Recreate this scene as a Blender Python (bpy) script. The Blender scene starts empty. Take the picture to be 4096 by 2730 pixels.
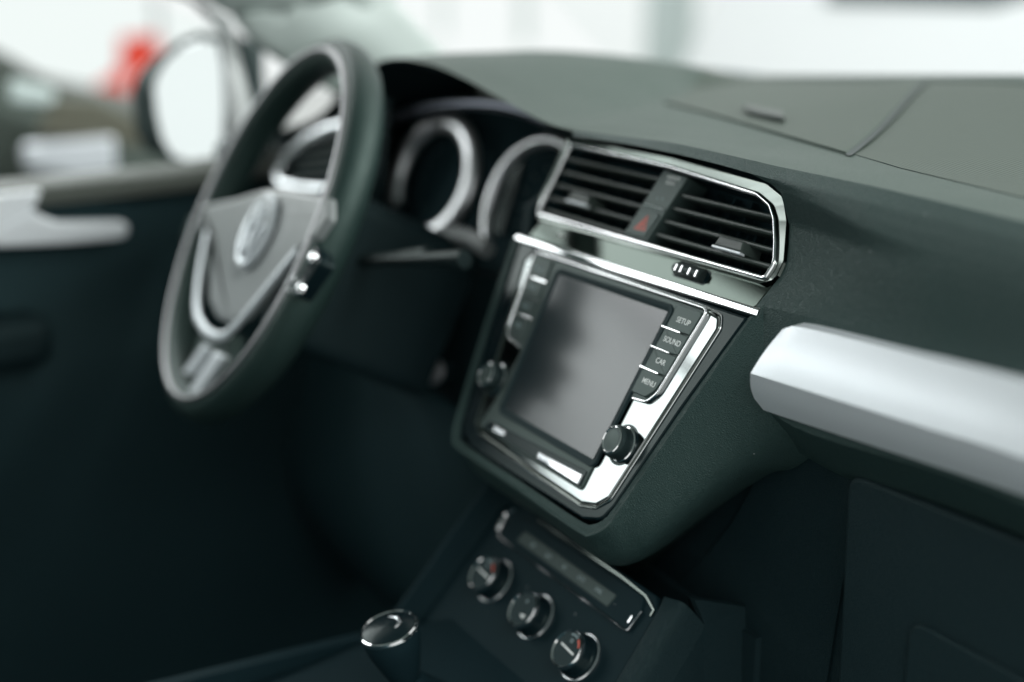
import bpy, bmesh, math, random
from mathutils import Vector, Matrix
random.seed(4)
S = bpy.context.scene
MM = 0.001
R_ = math.radians
# ------------------------------------------------------------------ camera
CP = Vector((842.0, -530.0, 277.0)); AZ, PT, RO = R_(60.45), R_(14.9), R_(0.4); FP = 5600.0
_f = Vector((-math.sin(AZ)*math.cos(PT), math.cos(AZ)*math.cos(PT), -math.sin(PT)))
_r = _f.cross(Vector((0, 0, 1))).normalized(); _u = _r.cross(_f)
CR = math.cos(RO)*_r + math.sin(RO)*_u; CU = -math.sin(RO)*_r + math.cos(RO)*_u
cd = bpy.data.cameras.new('camera'); cam = bpy.data.objects.new('camera', cd); S.collection.objects.link(cam)
cam.matrix_world = Matrix(((CR.x, CU.x, -_f.x, CP.x*MM), (CR.y, CU.y, -_f.y, CP.y*MM), (CR.z, CU.z, -_f.z, CP.z*MM), (0, 0, 0, 1)))
cd.sensor_width = 36; cd.lens = 36*FP/4096; cd.clip_start = 0.02; cd.clip_end = 200
cd.dof.use_dof = True; cd.dof.focus_distance = 0.905; cd.dof.aperture_fstop = 1.9; cd.dof.aperture_blades = 0
S.camera = cam
# ------------------------------------------------------------------ light
w = bpy.data.worlds.new('World'); S.world = w; w.use_nodes = True
wn = w.node_tree.nodes; wl = w.node_tree.links
bgn = wn['Background']; bgn.inputs[1].default_value = 0.80
tc = wn.new('ShaderNodeTexCoord'); sp = wn.new('ShaderNodeSeparateXYZ'); rp = wn.new('ShaderNodeValToRGB')
wl.new(tc.outputs['Generated'], sp.inputs[0]); wl.new(sp.outputs['Z'], rp.inputs[0]); wl.new(rp.outputs[0], bgn.inputs[0])
rp.color_ramp.elements[0].position = 0.0; rp.color_ramp.elements[0].color = (0.86, 0.90, 0.89, 1)
rp.color_ramp.elements[1].position = 0.6; rp.color_ramp.elements[1].color = (1.0, 1.02, 1.0, 1)
def area(name, loc, tgt, sx, sy, power, col=(1, 1, 1)):
    l = bpy.data.lights.new(name, 'AREA'); l.shape = 'RECTANGLE'; l.size = sx; l.size_y = sy; l.energy = power; l.color = col
    o = bpy.data.objects.new(name, l); S.collection.objects.link(o); o.location = loc
    o.rotation_euler = (Vector(tgt)-Vector(loc)).to_track_quat('-Z', 'Y').to_euler(); return o
# added fill lights, no fixture in view: ahead of the windscreen, beside the open passenger door, beyond the driver window
area('fill_light', (2.0, 2.4, 2.1), (-0.3, 0.1, 0.1), 4.0, 1.2, 105, (0.97, 1.0, 0.98))
area('fill_light', (2.6, -0.6, 2.0), (0.2, 0, 0.1), 2.0, 0.8, 22, (0.95, 1.0, 1.0))
area('fill_light', (-3.5, -1.5, 1.75), (-0.3, -0.1, 0.0), 4.6, 2.0, 95, (0.96, 0.99, 1.0))
S.view_settings.view_transform = 'Standard'; S.view_settings.look = 'None'
S.view_settings.exposure = 0.45; S.view_settings.gamma = 1
S.render.engine = 'CYCLES'; S.cycles.max_bounces = 8; S.cycles.transparent_max_bounces = 12
# ------------------------------------------------------------------ pixel rays -> points on real planes (millimetres)
def ray(x, y): return (_f*FP + CR*(x-2048) - CU*(y-1365))
def hit(x, y, o, n):
    d = ray(x, y); return CP + d*((Vector(o)-CP).dot(n)/d.dot(n))
def atY(L, y): return [hit(p[0], p[1], (0, y, 0), Vector((0, 1, 0))) for p in L]
def atX(L, x): return [hit(p[0], p[1], (x, 0, 0), Vector((1, 0, 0))) for p in L]
def atZ(L, z): return [hit(p[0], p[1], (0, 0, z), Vector((0, 0, 1))) for p in L]
K = 4096/2353.0
def ov(*L): return [(a*K, b*K) for a, b in L]
def z8(*L): return [(2700+a*.5933, 100+b*.5933) for a, b in L]
def zl(*L): return [(2900+a*.5739, 1200+b*.5739) for a, b in L]
class Plane:
    def __init__(s, o, tilt, yaw=0):
        t, a = R_(tilt), R_(yaw); s.o = Vector(o)
        s.n = Vector((math.sin(a)*math.cos(t), -math.cos(a)*math.cos(t), math.sin(t)))
        s.u = Vector((math.cos(a), math.sin(a), 0)); s.v = s.n.cross(s.u)
    def P(s, u, v, h=0): return s.o + s.u*u + s.v*v + s.n*h
    def uv(s, L): 
        out = []
        for x, y in L:
            p = hit(x, y, s.o, s.n)-s.o; out.append((p.dot(s.u), p.dot(s.v)))
        return out
    def mat(s, u=0, v=0, h=0):
        p = s.P(u, v, h)*MM
        return Matrix(((s.u.x, s.v.x, s.n.x, p.x), (s.u.y, s.v.y, s.n.y, p.y), (s.u.z, s.v.z, s.n.z, p.z), (0, 0, 0, 1)))
ST = Plane((0, 0, 0), 28)                 # plane of the screen and vents
CL = Plane((13, -38, -190), 40)           # climate panel
WC = Plane((-339, -118, 55), 27)          # steering column
WH = Plane((-373, -117, 52), 26.65, -4.8)      # steering wheel, plane of the rim's front line
GA = Plane((-430, 100, 70), 20, 10)       # gauges
# ------------------------------------------------------------------ materials
def mat(name, col, rough=0.5, metal=0.0, spec=0.5, bump=None, coat=0.0):
    m = bpy.data.materials.new(name); m.use_nodes = True; nt = m.node_tree; b = nt.nodes['Principled BSDF']; b.inputs['Coat Roughness'].default_value = .1 if 'screen' in name else .03
    b.inputs['Base Color'].default_value = (*col, 1); b.inputs['Roughness'].default_value = rough
    if metal == 0 and max(col) < .12 and name not in ('screen_glass', 'vent_slat_plastic'): b.inputs['Specular Tint'].default_value = (0.80, 1.0, 0.93, 1)
    b.inputs['Metallic'].default_value = metal; b.inputs['Specular IOR Level'].default_value = spec
    if coat: b.inputs['Coat Weight'].default_value = coat
    if bump:
        kind, scale, strength, dist = bump
        tc = nt.nodes.new('ShaderNodeTexCoord'); bn = nt.nodes.new('ShaderNodeBump')
        bn.inputs['Strength'].default_value = strength; bn.inputs['Distance'].default_value = dist
        if kind == 'leather':
            t = nt.nodes.new('ShaderNodeTexVoronoi'); t.feature = 'DISTANCE_TO_EDGE'; t.inputs['Scale'].default_value = scale
            nz = nt.nodes.new('ShaderNodeTexNoise'); nz.inputs['Scale'].default_value = scale*.35; nz.inputs['Detail'].default_value = 3
            mx = nt.nodes.new('ShaderNodeMixRGB'); mx.inputs[0].default_value = 0.004
            nt.links.new(tc.outputs['Object'], nz.inputs[0]); nt.links.new(tc.outputs['Object'], mx.inputs[1]); nt.links.new(nz.outputs['Color'], mx.inputs[2])
            nt.links.new(mx.outputs[0], t.inputs['Vector'])
            mr = nt.nodes.new('ShaderNodeMapRange'); mr.inputs[1].default_value = 0; mr.inputs[2].default_value = 0.35
            nt.links.new(t.outputs['Distance'], mr.inputs[0]); src = mr.outputs[0]
            # slightly duller in the grooves, and handling marks in the gloss
            n2 = nt.nodes.new('ShaderNodeTexNoise'); n2.inputs['Scale'].default_value = 14; n2.inputs['Detail'].default_value = 4
            nt.links.new(tc.outputs['Object'], n2.inputs[0])
            rr = nt.nodes.new('ShaderNodeMapRange'); rr.inputs[3].default_value = rough-.05; rr.inputs[4].default_value = rough+.07
            nt.links.new(n2.outputs[0], rr.inputs[0]); nt.links.new(rr.outputs[0], b.inputs['Roughness'])
        elif kind == 'ribs':
            mp = nt.nodes.new('ShaderNodeMapping'); mp.inputs['Rotation'].default_value = (0, 0, R_(-70.7))
            t = nt.nodes.new('ShaderNodeTexWave'); t.inputs['Scale'].default_value = scale; t.inputs['Distortion'].default_value = 0
            nt.links.new(tc.outputs['Object'], mp.inputs[0]); nt.links.new(mp.outputs[0], t.inputs[0])
            mp2 = nt.nodes.new('ShaderNodeMapping'); mp2.inputs['Rotation'].default_value = (0, 0, R_(-25))
            t2 = nt.nodes.new('ShaderNodeTexWave'); t2.inputs['Scale'].default_value = scale*1.1
            nt.links.new(tc.outputs['Object'], mp2.inputs[0]); nt.links.new(mp2.outputs[0], t2.inputs[0])
            mm = nt.nodes.new('ShaderNodeMath'); mm.operation = 'MULTIPLY_ADD'; mm.inputs[1].default_value = .08
            nt.links.new(t2.outputs['Fac'], mm.inputs[0]); nt.links.new(t.outputs['Fac'], mm.inputs[2]); src = mm.outputs[0]
        elif kind == 'knurl':
            t = nt.nodes.new('ShaderNodeTexChecker'); t.inputs['Scale'].default_value = scale
            nt.links.new(tc.outputs['Object'], t.inputs[0]); src = t.outputs['Fac']
        else:
            t = nt.nodes.new('ShaderNodeTexNoise'); t.inputs['Scale'].default_value = scale; t.inputs['Detail'].default_value = 5
            nt.links.new(tc.outputs['Object'], t.inputs[0]); src = t.outputs[0]
        if name in ('black_grained_vinyl', 'soft_dash_pad', 'ribbed_dash_pad', 'low_console_black'):
            dv = nt.nodes.new('ShaderNodeTexVoronoi'); dv.inputs['Scale'].default_value = 95
            nt.links.new(tc.outputs['Object'], dv.inputs['Vector'])
            l1 = nt.nodes.new('ShaderNodeMath'); l1.operation = 'LESS_THAN'; l1.inputs[1].default_value = 0.05; nt.links.new(dv.outputs['Distance'], l1.inputs[0])
            sc_ = nt.nodes.new('ShaderNodeSeparateColor'); nt.links.new(dv.outputs['Color'], sc_.inputs[0])
            g1 = nt.nodes.new('ShaderNodeMath'); g1.operation = 'GREATER_THAN'; g1.inputs[1].default_value = 0.80; nt.links.new(sc_.outputs[0], g1.inputs[0])
            m1 = nt.nodes.new('ShaderNodeMath'); m1.operation = 'MULTIPLY'; nt.links.new(l1.outputs[0], m1.inputs[0]); nt.links.new(g1.outputs[0], m1.inputs[1])
            cm = nt.nodes.new('ShaderNodeMixRGB'); cm.inputs[1].default_value = (*col, 1); cm.inputs[2].default_value = (.34, .36, .35, 1)
            nt.links.new(m1.outputs[0], cm.inputs[0]); nt.links.new(cm.outputs[0], b.inputs['Base Color'])
        nt.links.new(src, bn.inputs['Height']); nt.links.new(bn.outputs[0], b.inputs['Normal'])
    return m
M = {}
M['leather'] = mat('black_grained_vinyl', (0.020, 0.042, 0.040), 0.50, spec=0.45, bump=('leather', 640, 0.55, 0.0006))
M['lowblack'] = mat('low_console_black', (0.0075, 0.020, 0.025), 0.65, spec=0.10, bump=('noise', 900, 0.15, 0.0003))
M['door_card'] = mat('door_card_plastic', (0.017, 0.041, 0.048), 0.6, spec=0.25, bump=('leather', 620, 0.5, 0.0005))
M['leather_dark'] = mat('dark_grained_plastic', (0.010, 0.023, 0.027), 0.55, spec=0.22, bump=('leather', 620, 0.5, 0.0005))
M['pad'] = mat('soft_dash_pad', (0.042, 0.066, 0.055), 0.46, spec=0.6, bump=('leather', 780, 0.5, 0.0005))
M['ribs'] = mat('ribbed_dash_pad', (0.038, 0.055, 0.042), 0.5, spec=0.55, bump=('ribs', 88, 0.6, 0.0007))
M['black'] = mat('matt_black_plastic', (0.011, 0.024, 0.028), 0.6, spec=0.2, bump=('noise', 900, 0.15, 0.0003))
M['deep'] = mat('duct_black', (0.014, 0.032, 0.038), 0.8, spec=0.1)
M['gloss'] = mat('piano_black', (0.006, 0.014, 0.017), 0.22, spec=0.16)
M['slat'] = mat('vent_slat_plastic', (0.045, 0.062, 0.055), 0.42, spec=0.5, bump=('noise', 1500, 0.1, 0.0002))
M['panel'] = mat('button_panel_plastic', (0.028, 0.044, 0.042), 0.45, spec=0.5, bump=('noise', 2500, 0.12, 0.0002))
M['chrome'] = mat('bright_chrome', (0.86, 0.87, 0.88), 0.07, 1.0)
M['satin'] = mat('satin_chrome', (0.72, 0.74, 0.76), 0.22, 1.0)
M['ringmetal'] = mat('brushed_ring', (0.96, 0.97, 0.99), 0.30, 0.8)
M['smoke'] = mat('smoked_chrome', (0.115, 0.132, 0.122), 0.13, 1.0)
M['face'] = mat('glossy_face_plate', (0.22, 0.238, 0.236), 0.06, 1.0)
M['silver'] = mat('silver_decor', (0.78, 0.82, 0.85), 0.38, 0.35, bump=('ribs', 260, 0.12, 0.0003))
M['screen'] = mat('screen_glass', (0.012, 0.022, 0.026), 0.17, spec=0.5, coat=0.0)
M['mark'] = mat('white_print', (0.85, 0.88, 0.86), 0.5)
M['markdim'] = mat('grey_print', (0.22, 0.30, 0.31), 0.5)
M['red'] = mat('red_print', (0.62, 0.07, 0.03), 0.45)
M['rubber'] = mat('black_rubber', (0.012, 0.022, 0.024), 0.45, bump=('noise', 1500, 0.1, 0.0002))
M['wheel'] = mat('wheel_leather', (0.018, 0.036, 0.033), 0.42, spec=0.45, bump=('leather', 600, 0.35, 0.0004))
M['hub'] = mat('hub_plastic', (0.27, 0.29, 0.29), 0.30, spec=0.6, bump=('noise', 900, 0.15, 0.0003))  # hub is black plastic; the light it reflects is put into this grey
M['trimgrey'] = mat('pale_pillar_trim', (0.62, 0.69, 0.665), 0.6, bump=('noise', 500, 0.2, 0.0005))
M['liner'] = mat('headliner_fabric', (0.66, 0.72, 0.69), 0.95, bump=('noise', 900, 0.3, 0.001))
M['seat'] = mat('dark_seat_fabric', (0.028, 0.062, 0.074), 0.9, bump=('noise', 1200, 0.4, 0.001))
M['carpet'] = mat('dark_carpet', (0.030, 0.075, 0.090), 1.0, spec=0.1, bump=('noise', 1500, 0.6, 0.002))
M['door_silver'] = mat('door_silver_paint', (0.86, 0.89, 0.92), 0.4, 0.2)
M['sill'] = mat('door_top_vinyl', (0.055, 0.055, 0.047), 0.45, spec=0.5, bump=('leather', 500, 0.4, 0.0005))
M['doorwhite'] = mat('white_window_frame', (0.78, 0.80, 0.80), 0.3, coat=.5)
M['wall'] = mat('white_showroom_wall', (0.80, 0.82, 0.81), 0.8)
M['colgrey'] = mat('pale_grey_column_paint', (0.60, 0.68, 0.67), 0.7)
M['mullion'] = mat('window_post_paint', (0.62, 0.68, 0.66), 0.6)
M['floor'] = mat('showroom_floor_tile', (0.42, 0.44, 0.43), 0.25, bump=('noise', 6, 0.02, 0.002))
M['carpaint_w'] = mat('white_car_paint', (0.84, 0.86, 0.87), 0.25, coat=1)
M['carpaint_d'] = mat('dark_car_paint', (0.030, 0.034, 0.028), 0.5)
M['carglass'] = mat('dark_car_glass', (0.02, 0.04, 0.045), 0.05, spec=.8)
M['banner'] = mat('red_banner_cloth', (0.85, 0.06, 0.03), 0.7)
M['lampglass'] = mat('headlamp_glass', (0.75, 0.77, 0.82), 0.2, 0.3)
M['mirror'] = mat('mirror_glass', (0.95, 0.97, 0.98), 0.02, 1.0)
def glass():
    m = bpy.data.materials.new('window_glass'); m.use_nodes = True; nt = m.node_tree; nt.nodes.clear()
    o = nt.nodes.new('ShaderNodeOutputMaterial'); mx = nt.nodes.new('ShaderNodeMixShader'); t = nt.nodes.new('ShaderNodeBsdfTransparent')
    g = nt.nodes.new('ShaderNodeBsdfGlossy'); fr = nt.nodes.new('ShaderNodeLayerWeight'); fr.inputs[0].default_value = 0.06
    t.inputs[0].default_value = (0.975, 0.99, 0.985, 1); g.inputs['Roughness'].default_value = 0.01
    nt.links.new(fr.outputs['Fresnel'], mx.inputs[0]); nt.links.new(t.outputs[0], mx.inputs[1]); nt.links.new(g.outputs[0], mx.inputs[2]); nt.links.new(mx.outputs[0], o.inputs[0])
    return m
M['glass'] = glass()
# ------------------------------------------------------------------ mesh helpers (all coordinates in mm)
def build(name, bm, m, parent=None, smooth=True, angle=35, label=None, bevel=0):
    me = bpy.data.meshes.new(name)
    bmesh.ops.recalc_face_normals(bm, faces=bm.faces[:])
    bmesh.ops.scale(bm, vec=(MM, MM, MM), verts=bm.verts[:])
    bm.to_mesh(me); bm.free(); me.materials.append(M[m] if isinstance(m, str) else m)
    if smooth:
        for p in me.polygons: p.use_smooth = len(p.vertices) <= 4
        me.set_sharp_from_angle(angle=R_(angle))
        for p in me.polygons:
            if len(p.vertices) > 4: p.use_smooth = False
    o = bpy.data.objects.new(name, me); S.collection.objects.link(o)
    if parent is not None: o.parent = parent; o.matrix_parent_inverse = parent.matrix_world.inverted() if parent.type == 'EMPTY' else Matrix()
    if bevel:
        b = o.modifiers.new('bevel', 'BEVEL'); b.width = bevel*MM; b.segments = 2; b.limit_method = 'ANGLE'
    if label: o['label'] = label
    return o
def thing(name, label, cat, loc=(0, 0, 0), group=None):
    o = bpy.data.objects.new(name, None); S.collection.objects.link(o); o.location = Vector(loc)*MM
    o.matrix_world = Matrix.Translation(Vector(loc)*MM); o.empty_display_size = .02
    o['label'] = label; o['category'] = cat
    if group: o['group'] = group
    return o
def tag(o, label, cat, group=None, kind=None):
    if label: o['label'] = label; o['category'] = cat
    if group: o['group'] = group
    if kind: o['kind'] = kind
    return o
def crs(p0, p1, p2, p3, t):
    return 0.5*((2*p1)+(p2-p0)*t+(2*p0-5*p1+4*p2-p3)*t*t+(3*p1-p0-3*p2+p3)*t*t*t)
def smooth_line(pts, n):
    """resample a polyline as a Catmull-Rom curve with n points, even in arc length"""
    pts = [Vector(p) for p in pts]; fine = []
    for i in range(len(pts)-1):
        a = pts[i-1] if i else 2*pts[0]-pts[1]; d = pts[i+2] if i+2 < len(pts) else 2*pts[-1]-pts[-2]
        for k in range(12): fine.append(crs(a, pts[i], pts[i+1], d, k/12))
    fine.append(pts[-1]); L = [0]
    for i in range(1, len(fine)): L.append(L[-1]+(fine[i]-fine[i-1]).length)
    out = []; j = 0
    for k in range(n):
        s = L[-1]*k/(n-1)
        while j < len(L)-2 and L[j+1] < s: j += 1
        t = (s-L[j])/max(L[j+1]-L[j], 1e-9); out.append(fine[j].lerp(fine[j+1], min(max(t, 0), 1)))
    return out
def loft(rows, nu=60, sub=6, curved=True, bm=None, straight=False):
    bm = bm or bmesh.new()
    R = [smooth_line(r, nu) for r in rows]
    G = []
    for i in range(len(R)-1):
        for k in range(sub):
            t = k/sub; row = []
            for j in range(nu):
                if curved:
                    a = R[i-1][j] if i else 2*R[0][j]-R[1][j]; d = R[i+2][j] if i+2 < len(R) else 2*R[-1][j]-R[-2][j]
                    row.append(crs(a, R[i][j], R[i+1][j], d, t))
                else: row.append(R[i][j].lerp(R[i+1][j], t))
            G.append(row)
    G.append(R[-1])
    V = [[bm.verts.new(p) for p in r] for r in G]
    for i in range(len(V)-1):
        for j in range(nu-1): bm.faces.new((V[i][j], V[i][j+1], V[i+1][j+1], V[i+1][j]))
    return bm
def rpoly(pts, r, seg=8):
    """2d polygon with rounded corners; r number or list"""
    n = len(pts); out = []
    for i in range(n):
        p = Vector(pts[i]); a = Vector(pts[i-1])-p; b = Vector(pts[(i+1) % n])-p
        rr = r[i] if isinstance(r, (list, tuple)) else r
        la, lb = a.length, b.length; a.normalize(); b.normalize()
        ang = a.angle(b)
        if rr <= 0 or ang > 3.1: out.append((p.x, p.y)); continue
        d = min(rr/math.tan(ang/2), la*.49, lb*.49)
        p0, p1 = p+a*d, p+b*d
        for k in range(seg+1):
            t = k/seg; q = p0*(1-t)**2+p*2*t*(1-t)+p1*t*t; out.append((q.x, q.y))
    return out
def offset(poly, d, closed=True):
    """offset a 2d polyline outwards (positive = to the right of travel for ccw = outward)"""
    n = len(poly); area_ = sum(poly[i-1][0]*poly[i][1]-poly[i][0]*poly[i-1][1] for i in range(n))
    sgn = 1 if (area_ > 0 or not closed) else -1; out = []
    for i in range(n):
        p = Vector(poly[i])
        a = p-Vector(poly[i-1]) if (i or closed) else None
        b = Vector(poly[(i+1) % n])-p if (i < n-1 or closed) else None
        if a is None or a.length < 1e-9: a = b
        if b is None or b.length < 1e-9: b = a
        a = a.normalized(); b = b.normalized()
        na, nb = Vector((a.y, -a.x)), Vector((b.y, -b.x)); m = (na+nb)
        if m.length < 1e-6: m = na
        m.normalize(); c = max(m.dot(na), .45)
        q = p+m*(d*sgn/c); out.append((q.x, q.y))
    return out
def sweep(PL, poly, prof, closed=True, bm=None):
    """ring of a profile [(offset, height)...] along a 2d path in plane PL; the profile is a closed loop"""
    bm = bm or bmesh.new(); rows = []
    for a, h in prof:
        rows.append([bm.verts.new(PL.P(q[0], q[1], h)) for q in offset(poly, a, closed)])
    n = len(poly); m = len(prof)
    for i in range(m):
        A, B = rows[i], rows[(i+1) % m]
        for j in range(n if closed else n-1):
            bm.faces.new((A[j], A[(j+1) % n], B[(j+1) % n], B[j]))
    if not closed:
        bm.faces.new([rows[i][0] for i in range(m)]); bm.faces.new([rows[i][-1] for i in range(m)][::-1])
    return bm
def rnd(wd, hh, h0=0, n=10):
    return [(wd/2*math.cos(2*math.pi*k/n), h0+hh/2*math.sin(2*math.pi*k/n)) for k in range(n)]
def plate(PL, poly, h0, h1, bev=0.5, bm=None, dome=0):
    """solid plate from h0 up to h1 with a rounded top edge"""
    bm = bm or bmesh.new(); n = len(poly)
    lv = [(0, h0), (0, h1-bev), (-bev*.3, h1-bev*.3), (-bev, h1)]
    rows = [[bm.verts.new(PL.P(q[0], q[1], h)) for q in offset(poly, a)] for a, h in lv]
    for i in range(3):
        for j in range(n): bm.faces.new((rows[i][j], rows[i][(j+1) % n], rows[i+1][(j+1) % n], rows[i+1][j]))
    bm.faces.new(rows[3]); bm.faces.new(rows[0][::-1])
    return bm
def lathe(PL, u, v, prof, n=48, bm=None, cap=True):
    bm = bm or bmesh.new(); rows = []
    for r, h in prof:
        rows.append([bm.verts.new(PL.P(u+r*math.cos(2*math.pi*k/n), v+r*math.sin(2*math.pi*k/n), h)) for k in range(n)])
    for i in range(len(rows)-1):
        for j in range(n): bm.faces.new((rows[i][j], rows[i][(j+1) % n], rows[i+1][(j+1) % n], rows[i+1][j]))
    if cap: bm.faces.new(rows[-1]); bm.faces.new(rows[0][::-1])
    return bm
def tube(pts, r, n=10, bm=None, closed=False):
    bm = bm or bmesh.new(); pts = [Vector(p) for p in pts]; N = len(pts); rows = []; up = None
    for i in range(N):
        a = pts[(i-1) % N] if (closed or i) else pts[0]; b = pts[(i+1) % N] if (closed or i < N-1) else pts[-1]
        d = (b-a).normalized()
        if up is None: up = Vector((0, 0, 1)) if abs(d.z) < .9 else Vector((1, 0, 0))
        s = d.cross(up).normalized(); up = s.cross(d).normalized(); rr = r[i] if isinstance(r, (list, tuple)) else r
        rows.append([bm.verts.new(pts[i]+(s*math.cos(2*math.pi*k/n)+up*math.sin(2*math.pi*k/n))*rr) for k in range(n)])
    for i in range(N if closed else N-1):
        for k in range(n): bm.faces.new((rows[i][k], rows[i][(k+1) % n], rows[(i+1) % N][(k+1) % n], rows[(i+1) % N][k]))
    if not closed: bm.faces.new(rows[0][::-1]); bm.faces.new(rows[-1])
    return bm
def prism(pts, d, bm=None):
    """polygon of 3d points thickened by vector d"""
    bm = bm or bmesh.new(); a = [bm.verts.new(Vector(p)) for p in pts]; b = [bm.verts.new(Vector(p)+Vector(d)) for p in pts]; n = len(a)
    bm.faces.new(a); bm.faces.new(b[::-1])
    for i in range(n): bm.faces.new((a[i], a[(i+1) % n], b[(i+1) % n], b[i]))
    return bm
def box(a, b, bm=None):
    x0, y0, z0 = a; x1, y1, z1 = b
    return prism([(x0, y0, z0), (x1, y0, z0), (x1, y1, z0), (x0, y1, z0)], (0, 0, z1-z0), bm)
def text(name, s, PL, u, v, h, size, m, parent, sx=0.8, label=None, rot=0):
    c = bpy.data.curves.new(name, 'FONT'); c.body = s; c.size = size*MM; c.align_x = 'CENTER'; c.align_y = 'CENTER'; c.extrude = .00008; c.offset = 0.00005
    o = bpy.data.objects.new(name, c); S.collection.objects.link(o)
    me = bpy.data.meshes.new_from_object(o.evaluated_get(bpy.context.evaluated_depsgraph_get())); bpy.data.objects.remove(o)
    me.transform(PL.mat(u, v, h) @ Matrix.Rotation(rot, 4, 'Z') @ Matrix.Diagonal((sx, 1, 1, 1)))
    me.materials.clear(); me.materials.append(M[m]); q = bpy.data.objects.new(name, me); S.collection.objects.link(q)
    q.parent = parent
    if parent.type == 'EMPTY': q.matrix_parent_inverse = parent.matrix_world.inverted()
    if label: q['label'] = label
    return q
V = Vector
# ================================================================== CABIN SHELL
def struct(o): o['kind'] = 'structure'; return o
struct(build('cabin_floor', box((-740, -1900, -640), (740, 700, -620)), 'carpet'))
struct(build('floor', box((-14000, -12000, -1000), (9000, 20000, -960)), 'floor'))
roof = build('headliner', loft([[(-600, 20, 520), (0, 60, 560), (600, 20, 520)], [(-600, -500, 590), (0, -500, 640), (600, -500, 590)], [(-600, -1900, 560), (0, -1900, 600), (600, -1900, 560)]], 20, 4), 'liner')
so = roof.modifiers.new('s', 'SOLIDIFY'); so.thickness = .03
tag(roof, 'pale fabric headliner over the front of the cabin', 'car roof')
# ------------------------------------------------------------------ dashboard (one moulding with its parts)
dash = thing('dashboard', 'black grained car dashboard with ribbed top and wide silver strip', 'dashboard', (0, 100, -300))
# dash top as a height field: a crowned deck with the hood over the instruments standing on its left
def lerp_tab(T, x):
    if x <= T[0][0]: return T[0][1]
    for (a, p), (b, q) in zip(T, T[1:]):
        if x <= b: return p+(q-p)*(x-a)/(b-a)
    return T[-1][1]
def base_z(x, y):
    zf = lerp_tab([(-740, 128), (-620, 140), (-480, 156), (-268, 170), (-65, 184), (200, 189), (700, 178)], x)
    z0 = lerp_tab([(-740, 96), (-620, 108), (-520, 140), (-440, 156), (-100, 157), (400, 152), (700, 142)], x)
    t = min(max((y-60)/460, 0), 1); t = t*t*(3-2*t)*.75+t*.25
    return z0+(zf-z0)*t*t - (max(y-520, 0)*.9)
def hood_z(x, y):
    c = -372-(y-50)*.06; a = 42*(1-min(max((y-190)/290, 0), 1)**1.5)
    w_ = max(272-(y-50)*.70, 60) if x > c else 150
    t = abs(x-c)/w_
    return a*math.cos(t*math.pi/2)**1.25 if t < 1 else 0
top_z = lambda x, y: base_z(x, y)+hood_z(x, y)
crease = atY([(2290, 522)], 52) + atY([(2480, 546), (2700, 575), (2997, 640), (3100, 664), (3500, 748), (4096, 889)], 60)
lip = [V((-740, 30, 96)), V((-640, 30, 106)), V((-560, 32, 128)), V((-500, 36, 163))] + atY([(1540, 240), (1700, 252), (1850, 312), (2050, 422), (2180, 490)], 40) + crease + [V((520, 55, 146)), V((700, 35, 136))]
lipf = smooth_line(lip, 400)
def at_x(L, x):
    for a, b in zip(L, L[1:]):
        if a.x <= x <= b.x: return a.lerp(b, (x-a.x)/max(b.x-a.x, 1e-6))
    return L[0] if x < L[0].x else L[-1]
tex = [(-740, 440), (-420, 430), (-380, 400), (-330, 345), (-223, 250)]+[(p.x, p.y) for p in (hit(x, y, (0, 0, 158), V((0, 0, 1))) for x, y in z8((600, 675), (1160, 835), (1520, 930), (2353, 1110)))]+[(700, 100)]
def patch(ya, yb, lift, ny, nx=150, x0=-740, x1=700, bm=None):
    bm = bm or bmesh.new(); rows = []
    for i in range(ny+1):
        r = []
        for j in range(nx+1):
            x = x0+(x1-x0)*j/nx; y = ya(x)+(yb(x)-ya(x))*i/ny; r.append(bm.verts.new((x, y, lift(x, y, i/ny))))
        rows.append(r)
    for i in range(ny):
        for j in range(nx): bm.faces.new((rows[i][j], rows[i][j+1], rows[i+1][j+1], rows[i+1][j]))
    return bm
def pad_z(x, y, t):
    l = at_x(lipf, x); z = top_z(x, y); k = max(0, 1-(y-l.y)/55); k = k*k*(3-2*k)
    return z+(l.z-top_z(x, l.y))*k
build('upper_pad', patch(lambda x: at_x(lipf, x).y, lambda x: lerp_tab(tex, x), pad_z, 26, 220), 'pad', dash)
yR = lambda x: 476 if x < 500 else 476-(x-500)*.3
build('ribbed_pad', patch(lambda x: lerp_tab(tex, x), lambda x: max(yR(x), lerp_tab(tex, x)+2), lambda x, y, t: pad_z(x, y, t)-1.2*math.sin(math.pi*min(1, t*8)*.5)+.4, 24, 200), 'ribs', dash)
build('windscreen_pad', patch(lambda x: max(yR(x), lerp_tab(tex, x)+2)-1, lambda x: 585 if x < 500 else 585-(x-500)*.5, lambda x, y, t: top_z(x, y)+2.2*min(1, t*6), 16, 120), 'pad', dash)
# brow between the crease and the edge of the vent opening
open_e = atY([(2290, 545), (2480, 572), (2700, 616), (2860, 655), (2997, 693)], 50)
cl_ = smooth_line(crease[:4], 20); ol = smooth_line(open_e, 20)
build('brow', loft([cl_, ol, [p+V((0, 26, -2)) for p in ol]], 30, 4, curved=False), 'leather', dash)
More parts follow.
